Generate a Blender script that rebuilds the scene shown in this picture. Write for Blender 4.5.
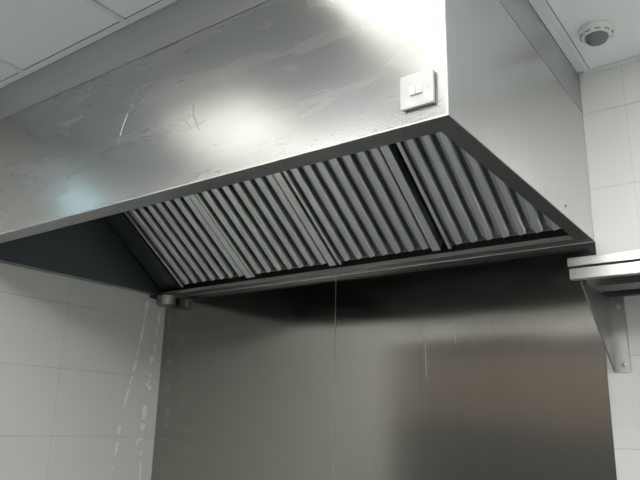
import bpy, bmesh, math, random
from mathutils import Vector, Matrix

for o in list(bpy.data.objects):
    bpy.data.objects.remove(o)
scene = bpy.context.scene
col = scene.collection
H = 2.05                 # height of the hood's bottom rim above the floor

# ------------------------------------------------------------------ camera
cam_d = bpy.data.cameras.new('camera')
cam_d.sensor_fit = 'HORIZONTAL'
cam_d.sensor_width = 36.0
cam_d.lens = 671.11 / 640 * 36.0
cam_d.clip_start = 0.02
cam = bpy.data.objects.new('camera', cam_d)
col.objects.link(cam)
r_ = Vector((.81151, .58391, .02234)); u_ = Vector((.14014, -.23159, .96267)); b_ = Vector((.56728, -.77809, -.26977))
cam.matrix_world = Matrix(((r_.x, u_.x, b_.x, 2.75393), (r_.y, u_.y, b_.y, -2.39102),
                           (r_.z, u_.z, b_.z, H - .65035), (0, 0, 0, 1)))
scene.camera = cam

# ------------------------------------------------------------------ world, exposure
w = bpy.data.worlds.new('world')
scene.world = w
w.use_nodes = True
w.node_tree.nodes['Background'].inputs[0].default_value = (.55, .6, .65, 1)
w.node_tree.nodes['Background'].inputs[1].default_value = .05
scene.view_settings.view_transform = 'Standard'
scene.view_settings.look = 'None'
scene.view_settings.gamma = 1
scene.view_settings.use_curve_mapping = False
scene.view_settings.exposure = 0.75
LED_FILL = 27.0              # emission of the bright fill panels added further into the room
LED_NEAR = 1.75          # weak, warm panels close to the hood, set dim to suit their reflections
LED_COL = (1.0, 1.0, .975, 1)

# ------------------------------------------------------------------ materials
def new_mat(name):
    m = bpy.data.materials.new(name)
    m.use_nodes = True
    nt = m.node_tree
    return m, nt, nt.nodes['Principled BSDF']

def N(nt, t, **kw):
    n = nt.nodes.new(t)
    for k, v in kw.items():
        setattr(n, k, v)
    return n

def mapped(nt, scale, rot=(0, 0, 0)):
    tc = N(nt, 'ShaderNodeTexCoord'); mp = N(nt, 'ShaderNodeMapping')
    mp.inputs['Scale'].default_value = scale
    mp.inputs['Rotation'].default_value = rot
    nt.links.new(tc.outputs['Object'], mp.inputs['Vector'])
    return mp.outputs[0]

def ramp(nt, fac, a, b, c0=(0, 0, 0, 1), c1=(1, 1, 1, 1)):
    r = N(nt, 'ShaderNodeValToRGB')
    r.color_ramp.elements[0].position = a; r.color_ramp.elements[1].position = b
    r.color_ramp.elements[0].color = c0; r.color_ramp.elements[1].color = c1
    nt.links.new(fac, r.inputs[0])
    return r.outputs[0]

def noise(nt, vec, scale=1.0, detail=3, rough=.5, dist=0):
    n = N(nt, 'ShaderNodeTexNoise')
    n.inputs['Scale'].default_value = scale; n.inputs['Detail'].default_value = detail
    n.inputs['Roughness'].default_value = rough; n.inputs['Distortion'].default_value = dist
    nt.links.new(vec, n.inputs['Vector'])
    return n.outputs['Fac']

def maprange(nt, v, a, b, c, d):
    m = N(nt, 'ShaderNodeMapRange')
    for i, x in enumerate((a, b, c, d)):
        m.inputs[i + 1].default_value = x
    nt.links.new(v, m.inputs[0])
    return m.outputs[0]

def math_(nt, op, a, b=None):
    m = N(nt, 'ShaderNodeMath', operation=op)
    for i, x in enumerate((a, b)):
        if x is None: continue
        if isinstance(x, (int, float)): m.inputs[i].default_value = x
        else: nt.links.new(x, m.inputs[i])
    return m.outputs[0]

def steel(name, color=(.60, .60, .58), rough=.3, rvar=.08, grain=(60, 60, 1.2), smear=None, wave=.0, wscale=1.5,
          tangent=None, aniso=0.0, grain_bump=.0003, cvar=.06):
    m, nt, bs = new_mat(name)
    bs.inputs['Metallic'].default_value = 1
    g = noise(nt, mapped(nt, grain), 3, 4, .6)
    r = maprange(nt, g, .3, .7, rough - rvar * .5, rough + rvar * .5)
    if smear:
        s = noise(nt, mapped(nt, *smear), 1, 5, .6, .4)
        r = math_(nt, 'ADD', r, maprange(nt, s, .3, .75, 0, .07))
    nt.links.new(r, bs.inputs['Roughness'])
    c = N(nt, 'ShaderNodeMix', data_type='RGBA')
    c.inputs[6].default_value = (*[x * (1 - cvar) for x in color], 1)
    c.inputs[7].default_value = (*[min(1, x * (1 + cvar)) for x in color], 1)
    nt.links.new(noise(nt, mapped(nt, [x * .3 for x in grain]), 2, 3), c.inputs[0])
    nt.links.new(c.outputs[2], bs.inputs['Base Color'])
    out = None
    if grain_bump:
        bp = N(nt, 'ShaderNodeBump'); bp.inputs['Distance'].default_value = grain_bump; bp.inputs['Strength'].default_value = .4
        nt.links.new(g, bp.inputs['Height'])
        out = bp.outputs[0]
    if wave:
        b2 = N(nt, 'ShaderNodeBump'); b2.inputs['Distance'].default_value = wave; b2.inputs['Strength'].default_value = 1
        nt.links.new(noise(nt, mapped(nt, (1, 1, 1)), wscale, 1, .4), b2.inputs['Height'])
        if out: nt.links.new(out, b2.inputs['Normal'])
        out = b2.outputs[0]
    if out: nt.links.new(out, bs.inputs['Normal'])
    if tangent:
        t = N(nt, 'ShaderNodeCombineXYZ')
        for i in range(3): t.inputs[i].default_value = tangent[i]
        nt.links.new(t.outputs[0], bs.inputs['Tangent'])
        bs.inputs['Anisotropic'].default_value = aniso
    return m

def plain(name, color, rough=.5, metal=0, bump=0, bscale=200):
    m, nt, bs = new_mat(name)
    bs.inputs['Roughness'].default_value = rough
    bs.inputs['Metallic'].default_value = metal
    c = N(nt, 'ShaderNodeMix', data_type='RGBA')
    c.inputs[6].default_value = (*[x * .96 for x in color], 1); c.inputs[7].default_value = (*[min(1, x * 1.03) for x in color], 1)
    f = noise(nt, mapped(nt, (1, 1, 1)), 4 if not bump else bscale, 3)
    nt.links.new(f, c.inputs[0]); nt.links.new(c.outputs[2], bs.inputs['Base Color'])
    if bump:
        b = N(nt, 'ShaderNodeBump'); b.inputs['Distance'].default_value = bump
        nt.links.new(f, b.inputs['Height']); nt.links.new(b.outputs[0], bs.inputs['Normal'])
    return m

def tile_mat(name, axis, off_h, off_v, color=(.70, .71, .69), gw=.0022, groutc=(.50, .50, .48), rough=.22, sv=.6, sh=.295, axv='Z'):
    m, nt, bs = new_mat(name)
    tc = N(nt, 'ShaderNodeTexCoord'); sp = N(nt, 'ShaderNodeSeparateXYZ')
    nt.links.new(tc.outputs['Object'], sp.inputs[0])
    def line(out, off, step, width):
        a = math_(nt, 'ADD', math_(nt, 'SUBTRACT', out, off), step * 50.5)
        f = math_(nt, 'MODULO', a, step)
        d = math_(nt, 'ABSOLUTE', math_(nt, 'SUBTRACT', f, step * .5))
        return maprange(nt, d, width * .4, width, 1, 0)
    lh = line(sp.outputs[axv], off_h, sh, gw)
    lv = line(sp.outputs[axis], off_v, sv, gw * .8)
    mx = math_(nt, 'MAXIMUM', lh, math_(nt, 'MULTIPLY', lv, .4 if axis == 'X' else .75))
    # the grout is filled unevenly
    worn = maprange(nt, noise(nt, mapped(nt, (1, 1, 1)), 7, 4), .35, .62, .25, 1)
    fac = math_(nt, 'MULTIPLY', mx, worn)
    c = N(nt, 'ShaderNodeMix', data_type='RGBA')
    c.inputs[6].default_value = (*color, 1); c.inputs[7].default_value = (*groutc, 1)
    nt.links.new(fac, c.inputs[0]); nt.links.new(c.outputs[2], bs.inputs['Base Color'])
    nt.links.new(maprange(nt, noise(nt, mapped(nt, (1, 1, 1)), 5, 4), .3, .7, rough - .01, rough + .02), bs.inputs['Roughness'])
    b = N(nt, 'ShaderNodeBump'); b.inputs['Distance'].default_value = .001; b.invert = True
    nt.links.new(mx, b.inputs['Height'])
    b2 = N(nt, 'ShaderNodeBump'); b2.inputs['Distance'].default_value = .0004
    nt.links.new(noise(nt, mapped(nt, (1, 1, 1)), 5, 2), b2.inputs['Height'])
    nt.links.new(b.outputs[0], b2.inputs['Normal']); nt.links.new(b2.outputs[0], bs.inputs['Normal'])
    return m

M = {}
M['front'] = steel('brushed_steel_front', (.44, .45, .44), .235, .012, (.8, 25, 25), cvar=.015, grain_bump=0, smear=((2.5, 1, 14), (0, math.radians(22), 0)),
                   wave=.004, wscale=1.3, tangent=(0, 0, 1), aniso=.35)
M['side'] = steel('brushed_steel_side', (.64, .64, .63), .29, .02, (60, 60, 1.5), grain_bump=0, wave=.013, wscale=2.0,
                  tangent=(0, 0, 1), aniso=.2)
M['closure'] = steel('satin_steel_closure', (.50, .51, .51), .38, .05, (2, 40, 40), wave=.002)
M['rim'] = steel('satin_steel_rim', (.30, .32, .32), .33, .05, (3, 40, 40), wave=.0015)
M['splash'] = steel('brushed_steel_splashback', (.32, .315, .29), .14, .02, (25, 25, .3), grain_bump=0, cvar=.02, wave=.007, wscale=1.6,
                    tangent=(1, 0, 0), aniso=.85)
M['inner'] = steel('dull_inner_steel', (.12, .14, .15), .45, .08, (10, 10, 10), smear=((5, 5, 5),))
M['baffle'] = steel('baffle_steel', (.78, .81, .80), .40, .1, (30, 3, 3), smear=((25, 8, 8),), cvar=.16)
M['baffle_dark'] = steel('greasy_baffle_steel', (.38, .39, .38), .42, .1, (30, 3, 3), smear=((25, 8, 8),), cvar=.2)  # darker copy of the baffle steel, shade of the gaps put into colour
M['shelf'] = steel('shelf_steel', (.62, .63, .62), .33, .06, (3, 40, 40), wave=.001)
M['holder'] = plain('greasy_dark_holder', (.045, .05, .052), .4)  # even near-black tone of the cup holder
M['edge'] = steel('polished_folded_edge', (.9, .9, .88), .4, .04, (3, 40, 40))  # paler base colour paints the bright glint line along the gutter lip
M['bracket'] = steel('bracket_steel', (.38, .38, .375), .34, .08, (30, 30, 3), wave=.002)
M['screw'] = plain('screw_metal', (.55, .55, .54), .3, 1)
M['hole'] = plain('dark_hole', (.03, .03, .03), .8)
M['plastic'] = plain('white_switch_plastic', (.64, .65, .65), .25)
M['plastic_side'] = plain('grey_back_box_plastic', (.62, .64, .65), .4)
M['rocker'] = plain('bright_white_rocker_plastic', (.92, .92, .92), .2)
M['tile_left'] = tile_mat('wall_tile_left', 'Y', H - .416, -.583, color=(.66, .67, .645))
M['tile_back'] = tile_mat('wall_tile_back', 'X', H + .191, 2.347)
M['tile_other'] = tile_mat('wall_tile_other', 'Y', H + .191, -.4)
M['tile_front'] = tile_mat('wall_tile_front', 'X', H + .191, .4, color=(.62, .61, .58))
M['floor'] = tile_mat('floor_tile', 'X', 0, 0, color=(.15, .155, .155), rough=.4, sv=.3, sh=.3, axv='Y', groutc=(.05, .05, .05))
M['ceil'] = plain('ceiling_tile_white', (.80, .84, .85), .75, 0, .0003, 90)
M['ceil_bar'] = plain('ceiling_bar_white', (.72, .76, .76), .5)
M['gap'] = plain('ceiling_gap_dark', (.06, .06, .06), .9)
M['drip'] = plain('dried_white_sealant', (.86, .86, .83), .5, 0, .0004, 60)
M['detector'] = plain('detector_plastic', (.74, .74, .73), .4)
M['detector_dark'] = plain('detector_grille_dark', (.16, .16, .18), .5)
M['door'] = plain('brown_door_wood', (.17, .145, .128), .5)  # unseen brown surface, there only to be mirrored in the wall sheets
M['door_frame'] = plain('dark_door_frame', (.10, .10, .10), .5)
def emis(name, c, s):
    m, nt, bs = new_mat(name)
    bs.inputs['Base Color'].default_value = (.8, .8, .8, 1)
    bs.inputs['Emission Color'].default_value = c
    bs.inputs['Emission Strength'].default_value = s
    return m
M['led'] = emis('led_diffuser', LED_COL, LED_FILL)
M['led_mid'] = emis('mid_led_diffuser', LED_COL, 12)  # added fill that brightens the right wall and side panel
M['led_near'] = emis('weak_led_diffuser', (1, .965, .89, 1), LED_NEAR)
M['daylight'] = emis('daylit_window_glass', (.45, .78, .95, 1), .8)  # added blue glow that tints the hood front

# ------------------------------------------------------------------ mesh helpers
class MB:
    def __init__(s): s.v = []; s.f = []
    def box(s, x0, x1, y0, y1, z0, z1):
        return s.hexa([(x0, y0, z0), (x1, y0, z0), (x1, y1, z0), (x0, y1, z0), (x0, y0, z1), (x1, y0, z1), (x1, y1, z1), (x0, y1, z1)])
    def hexa(s, p):
        b = len(s.v); s.v += [tuple(q) for q in p]
        s.f += [tuple(b + i for i in t) for t in ((0, 3, 2, 1), (4, 5, 6, 7), (0, 1, 5, 4), (1, 2, 6, 5), (2, 3, 7, 6), (3, 0, 4, 7))]
        return s
    def prism(s, poly, a, b, fn):
        """poly of 2D points, extruded from a to b; fn(p, q, t) -> xyz"""
        n = len(poly); k = len(s.v)
        s.v += [fn(p, q, a) for p, q in poly] + [fn(p, q, b) for p, q in poly]
        s.f += [tuple(range(k, k + n))[::-1], tuple(range(k + n, k + 2 * n))]
        for i in range(n):
            j = (i + 1) % n
            s.f.append((k + i, k + j, k + n + j, k + n + i))
        return s
    def lathe(s, prof, c, axis, seg=32):
        """prof: (radius, height) pairs along axis"""
        ax = Vector(axis).normalized(); t = ax.orthogonal().normalized(); u = ax.cross(t); c = Vector(c); k = len(s.v)
        for r, h in prof:
            for i in range(seg):
                a = 2 * math.pi * i / seg
                s.v.append(tuple(c + ax * h + t * (r * math.cos(a)) + u * (r * math.sin(a))))
        for j in range(len(prof) - 1):
            for i in range(seg):
                i2 = (i + 1) % seg
                s.f.append((k + j * seg + i, k + j * seg + i2, k + (j + 1) * seg + i2, k + (j + 1) * seg + i))
        s.f.append(tuple(range(k, k + seg))[::-1])
        s.f.append(tuple(range(k + (len(prof) - 1) * seg, k + len(prof) * seg)))
        return s
    def build(s, name, mat, parent=None, bevel=0, smooth=False, label=None, seg=2):
        me = bpy.data.meshes.new(name)
        me.from_pydata(s.v, [], s.f)
        bm = bmesh.new(); bm.from_mesh(me); bmesh.ops.recalc_face_normals(bm, faces=bm.faces[:])
        if bevel:
            es = [e for e in bm.edges if len(e.link_faces) == 2 and e.calc_face_angle(0) > .5]
            bmesh.ops.bevel(bm, geom=es, offset=bevel, segments=seg, affect='EDGES', profile=.5, clamp_overlap=True)
        bm.to_mesh(me); bm.free()
        me.materials.append(mat)
        if smooth:
            for p in me.polygons: p.use_smooth = True
            me.set_sharp_from_angle(angle=math.radians(35))
        o = bpy.data.objects.new(name, me)
        col.objects.link(o)
        if parent:
            o.parent = parent
            o.matrix_parent_inverse = Matrix.Translation(-parent.location)
        if label: o['label'] = label
        return o

def empty(name, loc, label, cat, group=None):
    o = bpy.data.objects.new(name, None)
    o.location = loc; o.empty_display_size = .1
    col.objects.link(o)
    o['label'] = label; o['category'] = cat
    if group: o['group'] = group
    return o

def struct(mb, name, mat, **k):
    o = mb.build(name, mat, **k); o['kind'] = 'structure'; return o

# ------------------------------------------------------------------ room shell
RX, RY, RZ = 4.2, -4.4, H + .6423
T = .1
XL, YL = -3.0, -2.45      # the room widens to the left behind the camera
wall_left = struct(MB().box(-T, 0, YL, 0, 0, RZ + .1), 'wall_left', M['tile_left'])
struct(MB().box(-T, RX + T, 0, T, 0, RZ + .1), 'wall_back', M['tile_back'])
struct(MB().box(RX, RX + T, RY, 0, 0, RZ + .1), 'wall_right', M['tile_other'])
struct(MB().box(XL - T, RX + T, RY - T, RY, 0, RZ + .1), 'wall_front', M['tile_front'])
struct(MB().box(XL, -T, YL, YL + T, 0, RZ + .1), 'wall_recess', M['tile_front'])
struct(MB().box(XL - T, XL, RY, YL + T, 0, RZ + .1), 'wall_recess_side', M['tile_other'])
struct(MB().box(XL - T, RX + T, RY - T, T, -T, 0), 'floor', M['floor'])
# suspended ceiling: dark void above, tiles sunk a little above the bars
GX = [1.066 + .6012 * k for k in range(-8, 7)]
GY = [-1.2035 - .6 * k for k in range(-2, 7)]
GX = sorted([XL] + [g for g in GX if XL + .05 < g < RX] + [RX])
GY = sorted([RY] + [g for g in GY if RY + .05 < g < -.05] + [0])
LIGHTS = []
def light_cell(x, y):
    return any(a < x < a + .6 and b < y < b + .6 for a, b in LIGHTS)
LIGHTS = [(1.667, -1.8), (.465, -2.4), (1.667, -2.4), (2.87, -1.2), (2.87, -3.0), (.465, -3.6), (1.667, -3.6), (-1.338, -3.6)]
ct = MB()
for i in range(len(GX) - 1):
    for j in range(len(GY) - 1):
        x0, x1, y0, y1 = GX[i], GX[i + 1], GY[j], GY[j + 1]
        if light_cell((x0 + x1) / 2, (y0 + y1) / 2): continue
        if x1 < 2.3 and y0 > -1.21 : continue
        if x1 < 0 and y0 > YL: continue
        ct.box(x0 + .001 if abs(x0 - 2.2684) > .02 or y0 < -1.21 else 2.246, x1 - .0045, y0 + .001, y1 - .001, RZ + .004, RZ + .016)
struct(MB().box(XL, RX, RY, 0, RZ + .06, RZ + .1), 'ceiling', M['gap'])
struct(ct, 'ceiling_tiles', M['ceil'])
bars = MB()
for g in GX[1:-1]:
    if g < 0: bars.box(g - .026, g - .004, RY, YL, RZ, RZ + .003); continue
    y1 = -1.19 if g < 2.2 else -.02
    if abs(g - 2.2684) < .02: bars.box(g - .026, g - .004, RY, -1.19, RZ, RZ + .003); continue
    bars.box(g - .026, g - .004, RY, y1, RZ, RZ + .003)
for g in GY[1:-1]:
    if g > -1.1: bars.box(2.21, RX, g - .011, g + .011, RZ + .0005, RZ + .0034)
    elif g > -1.25: bars.box(2.21, RX, g - .011, g + .011, RZ + .0005, RZ + .0034)
    else: bars.box(0 if g > YL else XL, RX, g - .011, g + .011, RZ + .0005, RZ + .0034)
struct(bars, 'trim_1', M['ceil_bar'])
edge = MB()
edge.box(0, 2.226, -1.2025, -1.1775, RZ - .0015, RZ + .0025)
edge.box(2.2015, 2.2265, -1.19, -.02, RZ - .0015, RZ + .0025)
edge.box(2.2272, 2.2445, -1.19, -.03, RZ - .001, RZ + .003)
edge.box(2.2015, RX, -.034, -.0005, RZ - .0015, RZ + .0025)
edge.box(RX - .03, RX - .0005, RY, 0, RZ - .0015, RZ + .0025)
edge.box(0.0005, .03, YL, -1.2, RZ - .0015, RZ + .0025)
edge.box(XL, RX, RY + .0005, RY + .03, RZ - .0015, RZ + .0025)
struct(edge, 'trim_2', M['ceil_bar'])

# dark line of the gap beside the perimeter angle
# brown panels and dark bands behind the camera, made up for the steel's reflection
d = MB()
for k in range(5):
    d.box(-2.9 + 1.06 * k, -2.9 + 1.06 * k + 1.05, RY + .003, RY + .045, 1.42, 2.14)
dr = struct(d, 'door_1', M['door'], bevel=.003)
fr = MB().box(-2.98, 2.44, RY + .002, RY + .07, 2.14, 2.36).box(-2.98, 2.44, RY + .002, RY + .07, .02, 1.42)
fr.build('door_frame', M['door_frame'], dr, bevel=.003)

# ------------------------------------------------------------------ unseen ceiling lights; all but the weak ones are added fill
for i, (x, y) in enumerate(LIGHTS):
    where = ['weak, in front of the light switch', 'weak, near the left tiled wall', 'weak, one step further from the light switch', 'mid bright, right of the hood', 'bright, behind the camera at the right',
             'bright, in the corner above the door', 'bright, behind the camera', 'bright, in the recess at the far left'][i]
    e = empty('ceiling_light', (x + .3, y + .3, RZ), 'square ceiling light panel, ' + where, 'ceiling light', 'square ceiling light panels')
    MB().box(x + .025, x + .565, y + .025, y + .575, RZ + .004, RZ + .012).build('diffuser', M['led_near' if i < 3 else 'led_mid' if i == 3 else 'led'], e)
    f = MB()
    f.box(x + .003, x + .597, y + .003, y + .024, RZ + .003, RZ + .02).box(x + .003, x + .597, y + .576, y + .597, RZ + .003, RZ + .02)
    f.box(x + .003, x + .024, y + .024, y + .576, RZ + .003, RZ + .02).box(x + .566, x + .59, y + .024, y + .576, RZ + .003, RZ + .02)
    f.build('frame', M['ceil_bar'], e)

# ------------------------------------------------------------------ steel splashback sheets
for x0, x1, lab in ((.004, 1.1035, 'brushed stainless steel wall sheet under the hood, left of the vertical seam'),
                    (1.1065, 2.203, 'brushed stainless steel wall sheet under the hood, right of the vertical seam')):
    e = MB().box(x0, x1, -.0035, -.001, .9, H - .0015).build('splashback_sheet', M['splash'], bevel=.0006, seg=1)
    e['label'] = lab; e['category'] = 'splashback'; e['group'] = 'steel sheets on the wall under the hood'
# ------------------------------------------------------------------ extraction hood
L, D, HS, HC = 2.2, 1.1764, .4913, .6408
hood = empty('extraction_hood', (1.1, -.588, H), 'large boxy stainless steel kitchen extraction hood with slanted baffle filters underneath', 'hood')
t = .0015
def hb(mb): return mb
MB().box(0.001, L, -D, -D + t, H + t, H + HS - .0012).build('front_panel', M['front'], hood)
sp_ = MB().box(L - t, L, -D + t, -.003, H + t, H + HS - .0012).build('side_panel', M['side'], hood, label='right side panel of bright satin steel')
# rolled light edges: front vertical corner, bottom edges
eg = MB()
eg.prism([(L - .0035, -D - .0012), (L + .0002, -D - .0012), (L + .0014, -D + .0002), (L + .0014, -D + .004), (L, -D + .004), (L, -D), (L - .0035, -D)], H, H + HS - .0012, lambda p, q, a: (p, q, a))
eg.build('corner_edge', M['shelf'], hood)
be = MB()
be.box(.001, L - .001, -D - .0006, -D, H, H + .0045)
be.box(L, L + .0012, -D + .002, -.004, H, H + .0035)
be.build('bottom_edge', M['closure'], hood)
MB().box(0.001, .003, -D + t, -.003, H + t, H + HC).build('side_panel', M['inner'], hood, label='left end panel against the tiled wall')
# closure panel up to the ceiling
cp = MB()
cp.box(0.001, L, -D, -D + t, H + HS + .0012, H + HC).box(L - t, L, -D + t, -.003, H + HS + .0012, H + HC)
cp.build('closure_panel', M['closure'], hood, label='satin steel closure strip between the hood and the ceiling')
# shadow gap backing strip and top sheet
MB().box(.003, L - .002, -D + .002, -.003, H + HS - .02, H + HS - .018).build('top_sheet', M['inner'], hood)
MB().box(.002, L - .004, -D + .003, -D + .0045, H + HS - .02, H + HS + .03).box(L - .0045, L - .003, -D + .003, -.003, H + HS - .02, H + HS + .03).build('seam_strip', M['hole'], hood)
# bottom rim with returns
RF, RR, RB, RL = .067, .05, .083, .05
rim = MB()
zi = H
def rpoly(pts, z0, z1):
    rim.hexa([(x, y, z0) for x, y in pts] + [(x, y, z1) for x, y in pts])
rpoly([(0.001, -D), (L, -D), (L - RR, -D + RF), (RL, -D + RF)], zi, zi + t)
rpoly([(L, -D), (L, -.003), (L - RR, -RB), (L - RR, -D + RF)], zi, zi + t)
rpoly([(L, -.003), (0.001, -.003), (RL, -RB), (L - RR, -RB)], zi, zi + t)
rpoly([(0.001, -.003), (0.001, -D), (RL, -D + RF), (RL, -RB)], zi, zi + t)
rim.box(RL, L - RR, -D + RF - t, -D + RF, zi, zi + .02)
rim.box(L - RR, L - RR + t, -D + RF, -RB, zi, zi + .02)
rim.build('rim', M['rim'], hood, bevel=.0005, seg=1)
gl = MB()
gl.box(RL, L - RR, -RB - .0012, -RB + .0016, zi - .004, zi + .012)
gl.box(.003, L - .004, -.0045, -.0028, zi - .003, zi + .02)
gl.build('grease_gutter', M['edge'], hood, label='rear gutter lip with a light folded edge')
# inner left end skin and blank panel beside the filters
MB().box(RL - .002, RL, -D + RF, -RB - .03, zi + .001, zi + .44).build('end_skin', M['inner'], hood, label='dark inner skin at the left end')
A = math.radians(36)
CY, CZ = -.1, H + .02
def S(x, v, n):
    """slanted filter frame: v up the slope from the rear gutter, n out into the room"""
    return (x, CY - v * math.cos(A) - n * math.sin(A), CZ + v * math.sin(A) - n * math.cos(A))
bl = MB()
bl.hexa([S(.062, -.01, -.012), S(.197, -.01, -.012), S(.197, .6, -.012), S(.062, .6, -.012), S(.062, -.01, -.010), S(.197, -.01, -.010), S(.197, .6, -.010), S(.062, .6, -.010)])
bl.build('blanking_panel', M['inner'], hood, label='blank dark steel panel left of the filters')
sc = MB().lathe([(.005, 0), (.005, .002), (.002, .004)], (RL, -1.02, H + .035), (1, 0, 0), 12)
sc.build('rivet', M['hole'], hood)
MB().lathe([(.0045, 0), (.0045, .0015), (.002, .0025)], (L, -.33, H + .037), (1, 0, 0), 12).build('rivet', M['hole'], hood)
# front inner slope closing the plenum in front of the filters
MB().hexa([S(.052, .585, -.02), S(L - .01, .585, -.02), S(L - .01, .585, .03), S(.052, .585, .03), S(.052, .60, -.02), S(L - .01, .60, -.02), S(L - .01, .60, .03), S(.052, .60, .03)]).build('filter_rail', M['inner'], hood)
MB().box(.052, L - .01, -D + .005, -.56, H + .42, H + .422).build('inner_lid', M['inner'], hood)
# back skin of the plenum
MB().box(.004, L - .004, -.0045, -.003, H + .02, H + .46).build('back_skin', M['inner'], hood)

# ---- one baffle filter: frame and seven baffles
FW, FL = .472, .57
def make_filter():
    e = bpy.data.objects.new('baffle_filter', None); col.objects.link(e)
    e.parent = hood; e.matrix_parent_inverse = Matrix.Translation(-hood.location)
    O = Vector(S(0, 0, 0))
    e.location = O
    def part(mb, name, mat, bevel=0):
        o = mb.build(name, mat, None, bevel=bevel, seg=1)
        o.parent = e
        return o
    fn = lambda p, q, a: tuple(Vector(S(p, a, q)) - O)
    fr = MB()
    fl, fr_w = .014, .034
    for a, b in ((0, fl), (FW - fr_w, FW)):
        fr.prism([(a, -.0005), (b, -.0005), (b, .0), (a, .0)], 0, FL, fn)
    fr.prism([(0, -.045), (.0012, -.045), (.0012, -.0005), (0, -.0005)], 0, FL, fn)
    fr.prism([(FW - .0012, -.045), (FW, -.045), (FW, -.0005), (FW - .0012, -.0005)], 0, FL, fn)
    # end webs
    for v in (0.0, FL - .0015):
        fr.prism([(0.0012, -.045), (FW - .0012, -.045), (FW - .0012, -.022), (.0012, -.022)], v, v + .0015, fn)
    part(fr, 'frame', M['baffle'])
    pitch = (FW - fl - fr_w) / 7
    # rear baffles: channels turned the other way, they cover the gaps
    rb = MB()
    for k in range(8):
        c = fl + pitch * k
        a, b = max(c - .0185, .002), min(c + .0185, FW - .002)
        rb.prism([(a, -.026), (a, -.039), (b, -.039), (b, -.026), (b - .001, -.026), (b - .001, -.038), (a + .001, -.038), (a + .001, -.026)], .002, FL - .002, fn)
    part(rb, 'rear_baffles', M['baffle_dark'])
    for k in range(7):
        c = fl + pitch * (k + .5)
        # front baffle: flat face, folded shoulders, a narrow crease beside the face
        w2 = .026
        pts = [(c - .026, -.022), (c - .025, -.017), (c - .0085, -.005), (c - .0065, -.009), (c - .0045, 0), (c + .0165, 0), (c + .0205, -.005), (c + .0205, -.018)]
        inner = [(p * 1.0 + (c - p) * .06, q - .0012) for p, q in pts][::-1]
        bmb = MB()
        n0 = len(bmb.v)
        poly = pts + inner
        # rounded drip end towards the gutter
        n = len(poly)
        def endv(p): return .012 + .016 * min(1, abs(p - c) / w2) ** 2.2
        bmb.v += [fn(p, q, endv(p)) for p, q in poly] + [fn(p, q, FL - .004) for p, q in poly]
        for i in range(n):
            j = (i + 1) % n
            bmb.f.append((i, j, n + j, n + i))
        m_ = len(pts)
        for i in range(m_ - 1):
            j0, j1 = n - 1 - i, n - 2 - i
            bmb.f.append((i, i + 1, j1, j0)); bmb.f.append((n + i, n + i + 1, n + j1, n + j0))
        part(bmb, 'baffle', M['baffle'])
    return e
f0 = make_filter()
xs = [.224, .700, 1.187, 1.692]
f0_children = list(f0.children)
base0 = f0.location.copy()
f0.location.x = base0.x + xs[0]
labs = ['leftmost baffle filter', 'second baffle filter from the left', 'third baffle filter from the left, left of the wide dark gap', 'rightmost baffle filter beside the wide dark gap']
f0['label'] = labs[0]
for x in xs[1:]:
    e = f0.copy(); col.objects.link(e); e.location.x = base0.x + x
    e['label'] = labs[xs.index(x)]
    for ch in f0_children:
        c = ch.copy(); col.objects.link(c); c.parent = e
# ---- grease cup at the left rear corner
gc = MB().lathe([(.004, -.050), (.043, -.050), (.049, -.045), (.052, 0)], (.070, -.058, H - .005), (0, 0, 1), 28)
cup = gc.build('grease_cup', M['bracket'], hood, smooth=True, label='small round metal grease cup hanging at the left rear corner')
MB().box(.004, .19, -.118, -.006, H - .0085, H - .0045).box(.004, .016, -.118, -.006, H - .016, H - .0085).build('cup_holder', M['holder'], hood, bevel=.0006, seg=1)

# thin scratches in the sheet metal
def scratch(pts, wd, place, parent, mat):
    mb = MB()
    P = [Vector(place(*q)) for q in pts]
    n = Vector((0, -1, 0)); fine = []
    for i in range(len(P) - 1):
        a = P[max(i - 1, 0)]; b = P[i]; c = P[i + 1]; d_ = P[min(i + 2, len(P) - 1)]
        for k in range(6):
            t_ = k / 6
            fine.append(.5 * ((2 * b) + (c - a) * t_ + (2 * a - 5 * b + 4 * c - d_) * t_ ** 2 + (3 * b - a - 3 * c + d_) * t_ ** 3))
    fine.append(P[-1])
    for i, q in enumerate(fine):
        dr_ = (fine[min(i + 1, len(fine) - 1)] - fine[max(i - 1, 0)]).normalized()
        sd_ = dr_.cross(n).normalized() * wd * (.25 + .75 * math.sin(math.pi * (i + .5) / len(fine)))
        mb.v += [tuple(q - sd_), tuple(q + n * .0004), tuple(q + sd_)]
    for i in range(len(fine) - 1):
        a = 3 * i
        mb.f += [(a, a + 1, a + 4, a + 3), (a + 1, a + 2, a + 5, a + 4)]
    return mb.build('scratch', mat, parent)
M['scratch'] = steel('bright_scratched_steel', (.52, .52, .50), .36, .03, (3, 3, 3))
fp = lambda x, z: (x, -D - .0001, H + z)
for pts in ([(1.37, .246), (1.386, .255), (1.404, .24), (1.402, .218), (1.418, .189), (1.433, .16), (1.448, .162)],
            [(1.119, .33), (1.095, .294), (1.074, .244), (1.063, .185)],
            [(1.352, .225), (1.37, .205), (1.392, .18), (1.40, .165)]):
    scratch(pts, .0011, fp, hood, M['scratch'])
sheet = bpy.data.objects['splashback_sheet.001']
bp_ = lambda x, z: (x, -.0036, H + z)
for pts in ([(1.504, -.25), (1.517, -.282), (1.534, -.315), (1.537, -.354), (1.539, -.454)], [(1.66, -.24), (1.662, -.29), (1.664, -.33)], [(1.80, -.235), (1.802, -.275), (1.802, -.30)]):
    scratch(pts, .0009 if pts[0][0] < 1.6 else .0004, bp_, sheet, M['scratch'])

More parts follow.
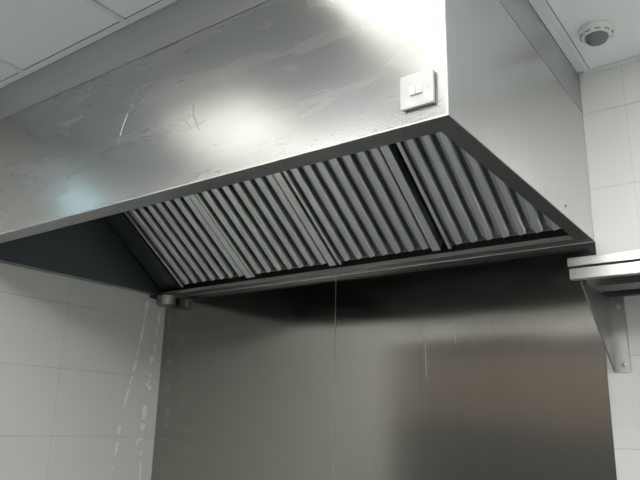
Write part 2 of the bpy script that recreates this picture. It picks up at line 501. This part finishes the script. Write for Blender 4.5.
# ------------------------------------------------------------------ light switch on the hood front
sx0, sx1, sz0, sz1 = 2.0910, 2.1725, H + .0345, H + .1165
sw = empty('light_switch', ((sx0 + sx1) / 2, -D, sz0), 'white plastic double light switch on the front of the hood', 'light switch')
yb = -D - .0008
MB().box(sx0 + .0015, sx1 - .0015, yb - .008, yb, sz0 + .0015, sz1 - .0015).build('back_box', M['plastic_side'], sw, bevel=.002)
MB().box(sx0, sx1, yb - .0125, yb - .008, sz0, sz1).build('face_plate', M['plastic'], sw, bevel=.0018, smooth=True)
cx, cz = (sx0 + sx1) / 2, (sz0 + sz1) / 2 - .001
MB().box(cx - .015, cx + .015, yb - .0133, yb - .0125, cz - .013, cz + .013).build('rocker_frame', M['plastic_side'], sw)
for k in (0, 1):
    a = cx - .0145 + .0160 * k
    r = MB().hexa([(a, yb - .0182, cz - .012), (a + .0130, yb - .0182, cz - .012), (a + .0130, yb - .0125, cz - .012), (a, yb - .0125, cz - .012),
                   (a, yb - .0145, cz + .012), (a + .0130, yb - .0145, cz + .012), (a + .0130, yb - .0125, cz + .012), (a, yb - .0125, cz + .012)])
    r.build('rocker', M['rocker'], sw, bevel=.0006)
for s in (-1, 1):
    MB().lathe([(.0021, 0), (.0021, .0006), (.001, .001)], (cx + s * .0285, yb - .0125, cz), (0, -1, 0), 14).build('screw', M['screw'], sw)

# ------------------------------------------------------------------ wall shelf on the right
X0, X1 = 2.2, 3.5
shelf = empty('wall_shelf', (2.85, -.001, H - .2), 'stainless steel wall shelf on a triangular bracket, right of the hood', 'shelf')
sf = MB()
sf.prism([(-.36, -.139), (-.004, -.139), (-.004, -.10), (-.001, -.10), (-.001, -.1425), (-.352, -.1425), (-.352, -.164), (-.36, -.166)], X0, X1,
         lambda p, q, a: (a, p, H + q))
sf.build('shelf_board', M['shelf'], shelf, bevel=.0012)
rl = MB()
rl.prism([(-.357, -.1715), (-.342, -.1715), (-.342, -.1965), (-.33, -.1965), (-.33, -.2045), (-.357, -.2045)], X0 + .003, X1, lambda p, q, a: (a, p, H + q))
rl.build('front_rail', M['shelf'], shelf, bevel=.001)
MB().box(X0 + .012, X1 - .01, -.345, -.335, H - .1965, H - .1425).build('rail_web', M['inner'], shelf)
MB().lathe([(.004, 0), (.004, .0012), (.002, .0022)], (X0 + .022, -.357, H - .186), (0, -1, 0), 14).build('screw', M['screw'], shelf)
st = MB().prism([(-.2, -.1425), (-.2, -.2), (-.1, -.2), (-.1, -.1425), (-.1015, -.1425), (-.1015, -.1985), (-.1985, -.1985), (-.1985, -.1425)], X0 + .01, X1 - .01, lambda p, q, a: (a, p, H + q))
st.build('stiffener', M['bracket'], shelf)
MB().box(X0 + .01, X1 - .01, -.03, -.001, H - .203, H - .1985).box(X0 + .01, X1 - .01, -.0035, -.001, H - .1985, H - .1425).build('wall_rail', M['inner'], shelf)
def bracket(bx):
    e = MB()
    # gusset plate with its slanted edge, wall flange, top flange
    e.prism([(-.338, -.2046), (-.338, -.216), (-.022, -.452), (-.0012, -.452), (-.0012, -.2046)], bx, bx + .0022, lambda p, q, a: (a, p, H + q))
    e.prism([(bx, -.0052), (bx + .0475, -.0052), (bx + .0475, -.010), (bx + .049, -.010), (bx + .049, -.0012), (bx, -.0012)], H - .453, H - .2046, lambda p, q, a: (p, q, a))
    e.prism([(-.338, -.2165), (-.338, -.213), (-.020, -.4505), (-.020, -.454)], bx, bx + .0045, lambda p, q, a: (a, p, H + q))
    b = e.build('bracket', M['bracket'], shelf)
    for z in (-.236, -.428):
        MB().lathe([(.0085, 0), (.0085, .001), (.0055, .002), (.0055, .005), (.003, .0065)], (bx + .029, -.0052, H + z), (0, -1, 0), 16).build('bolt', M['screw'], b)
    return b
bracket(2.2285)
bracket(3.40)

# ------------------------------------------------------------------ smoke detector
sd = empty('smoke_detector', (2.33, -.28, RZ), 'round white smoke detector on the ceiling in the corner right of the hood', 'smoke detector')
MB().lathe([(.054, 0.0035), (.056, -.004), (.056, -.012), (.050, -.016)], (2.33, -.28, RZ), (0, 0, 1), 40).build('base', M['detector'], sd, smooth=True)
MB().lathe([(.036, -.0225), (.037, -.030), (.030, -.040), (.016, -.046), (.002, -.047)][::-1], (2.33, -.28, RZ), (0, 0, 1), 40).build('sensor_dome', M['detector_dark'], sd, smooth=True)
MB().lathe([(.051, -.016), (.047, -.024), (.030, -.0245)][::-1], (2.33, -.28, RZ), (0, 0, 1), 40).build('cap', M['detector'], sd, smooth=True)
rbm = MB()
for k in range(10):
    a = 2 * math.pi * k / 10
    c, s = math.cos(a), math.sin(a)
    p = lambda r, q, z: (2.33 + r * c - q * s, -.28 + r * s + q * c, RZ + z)
    rbm.hexa([p(.048, -.009, -.0215), p(.0505, -.009, -.0215), p(.0505, .009, -.0215), p(.048, .009, -.0215), p(.049, -.009, -.019), p(.0515, -.009, -.019), p(.0515, .009, -.019), p(.049, .009, -.019)])
rbm.build('slots', M['detector_dark'], sd)

# ------------------------------------------------------------------ dried white runs on the left wall
random.seed(4)
def blobs(path, name, seedv, wmax=.007):
    random.seed(seedv)
    pts = path; mb = MB()
    for (y0, z0, y1, z1, wd) in pts:
        n = 9
        ring = []
        for i in range(n + 1):
            f = i / n
            ww = 1.5 * wd * (.35 + .65 * math.sin(math.pi * min(1, max(0, f * .8 + .15)))) * random.uniform(.6, 1.2)
            ring.append((y0 + (y1 - y0) * f + random.uniform(-.002, .002), z0 + (z1 - z0) * f, ww))
        k = len(mb.v)
        for (y, z, ww) in ring:
            mb.v += [(.0002, y - ww, H + z), (.0022, y, H + z), (.0002, y + ww, H + z)]
        for i in range(n):
            a = k + 3 * i
            mb.f += [(a, a + 1, a + 4, a + 3), (a + 1, a + 2, a + 5, a + 4)]
        mb.f += [(k, k + 2, k + 1), (k + 3 * n, k + 3 * n + 1, k + 3 * n + 2)]
    return mb.build(name, M['drip'], wall_left, smooth=True)
blobs([(-.118, -.032, -.128, -.085, .010), (-.126, -.085, -.135, -.16, .005), (-.134, -.16, -.146, -.26, .006), (-.146, -.27, -.158, -.33, .004),
       (-.160, -.345, -.172, -.40, .006), (-.174, -.42, -.186, -.46, .004), (-.188, -.48, -.208, -.575, .0065), (-.222, -.66, -.226, -.70, .008),
       (-.224, -.735, -.232, -.80, .006), (-.238, -.845, -.24, -.855, .005)], 'dried_drip', 1)
blobs([(-.036, -.075, -.040, -.15, .006), (-.042, -.16, -.046, -.21, .004), (-.048, -.25, -.050, -.29, .005), (-.056, -.31, -.068, -.35, .009),
       (-.060, -.40, -.062, -.42, .006), (-.066, -.435, -.078, -.47, .006), (-.058, -.46, -.06, -.485, .009), (-.078, -.56, -.082, -.63, .010), (-.068, -.58, -.072, -.61, .006),
       (-.084, -.645, -.086, -.68, .008), (-.072, -.65, -.076, -.68, .005), (-.096, -.715, -.108, -.75, .006), (-.078, -.715, -.088, -.73, .004),
       (-.076, -.78, -.078, -.80, .005), (-.072, -.83, -.070, -.92, .004)], 'dried_drip', 2)
# ------------------------------------------------------------------ unseen blue glow panel on the left wall, added for the bluish reflection
wn = struct(MB().box(.001, .02, -1.90, -1.66, H + .26, H + .44), 'window_1', M['daylight'])
wf = MB().box(.001, .03, -1.93, -1.90, H + .23, H + .47).box(.001, .03, -1.66, -1.63, H + .23, H + .47).box(.001, .03, -1.90, -1.66, H + .23, H + .26).box(.001, .03, -1.90, -1.66, H + .44, H + .47)
wf.build('window_frame', M['ceil_bar'], wn, bevel=.002)
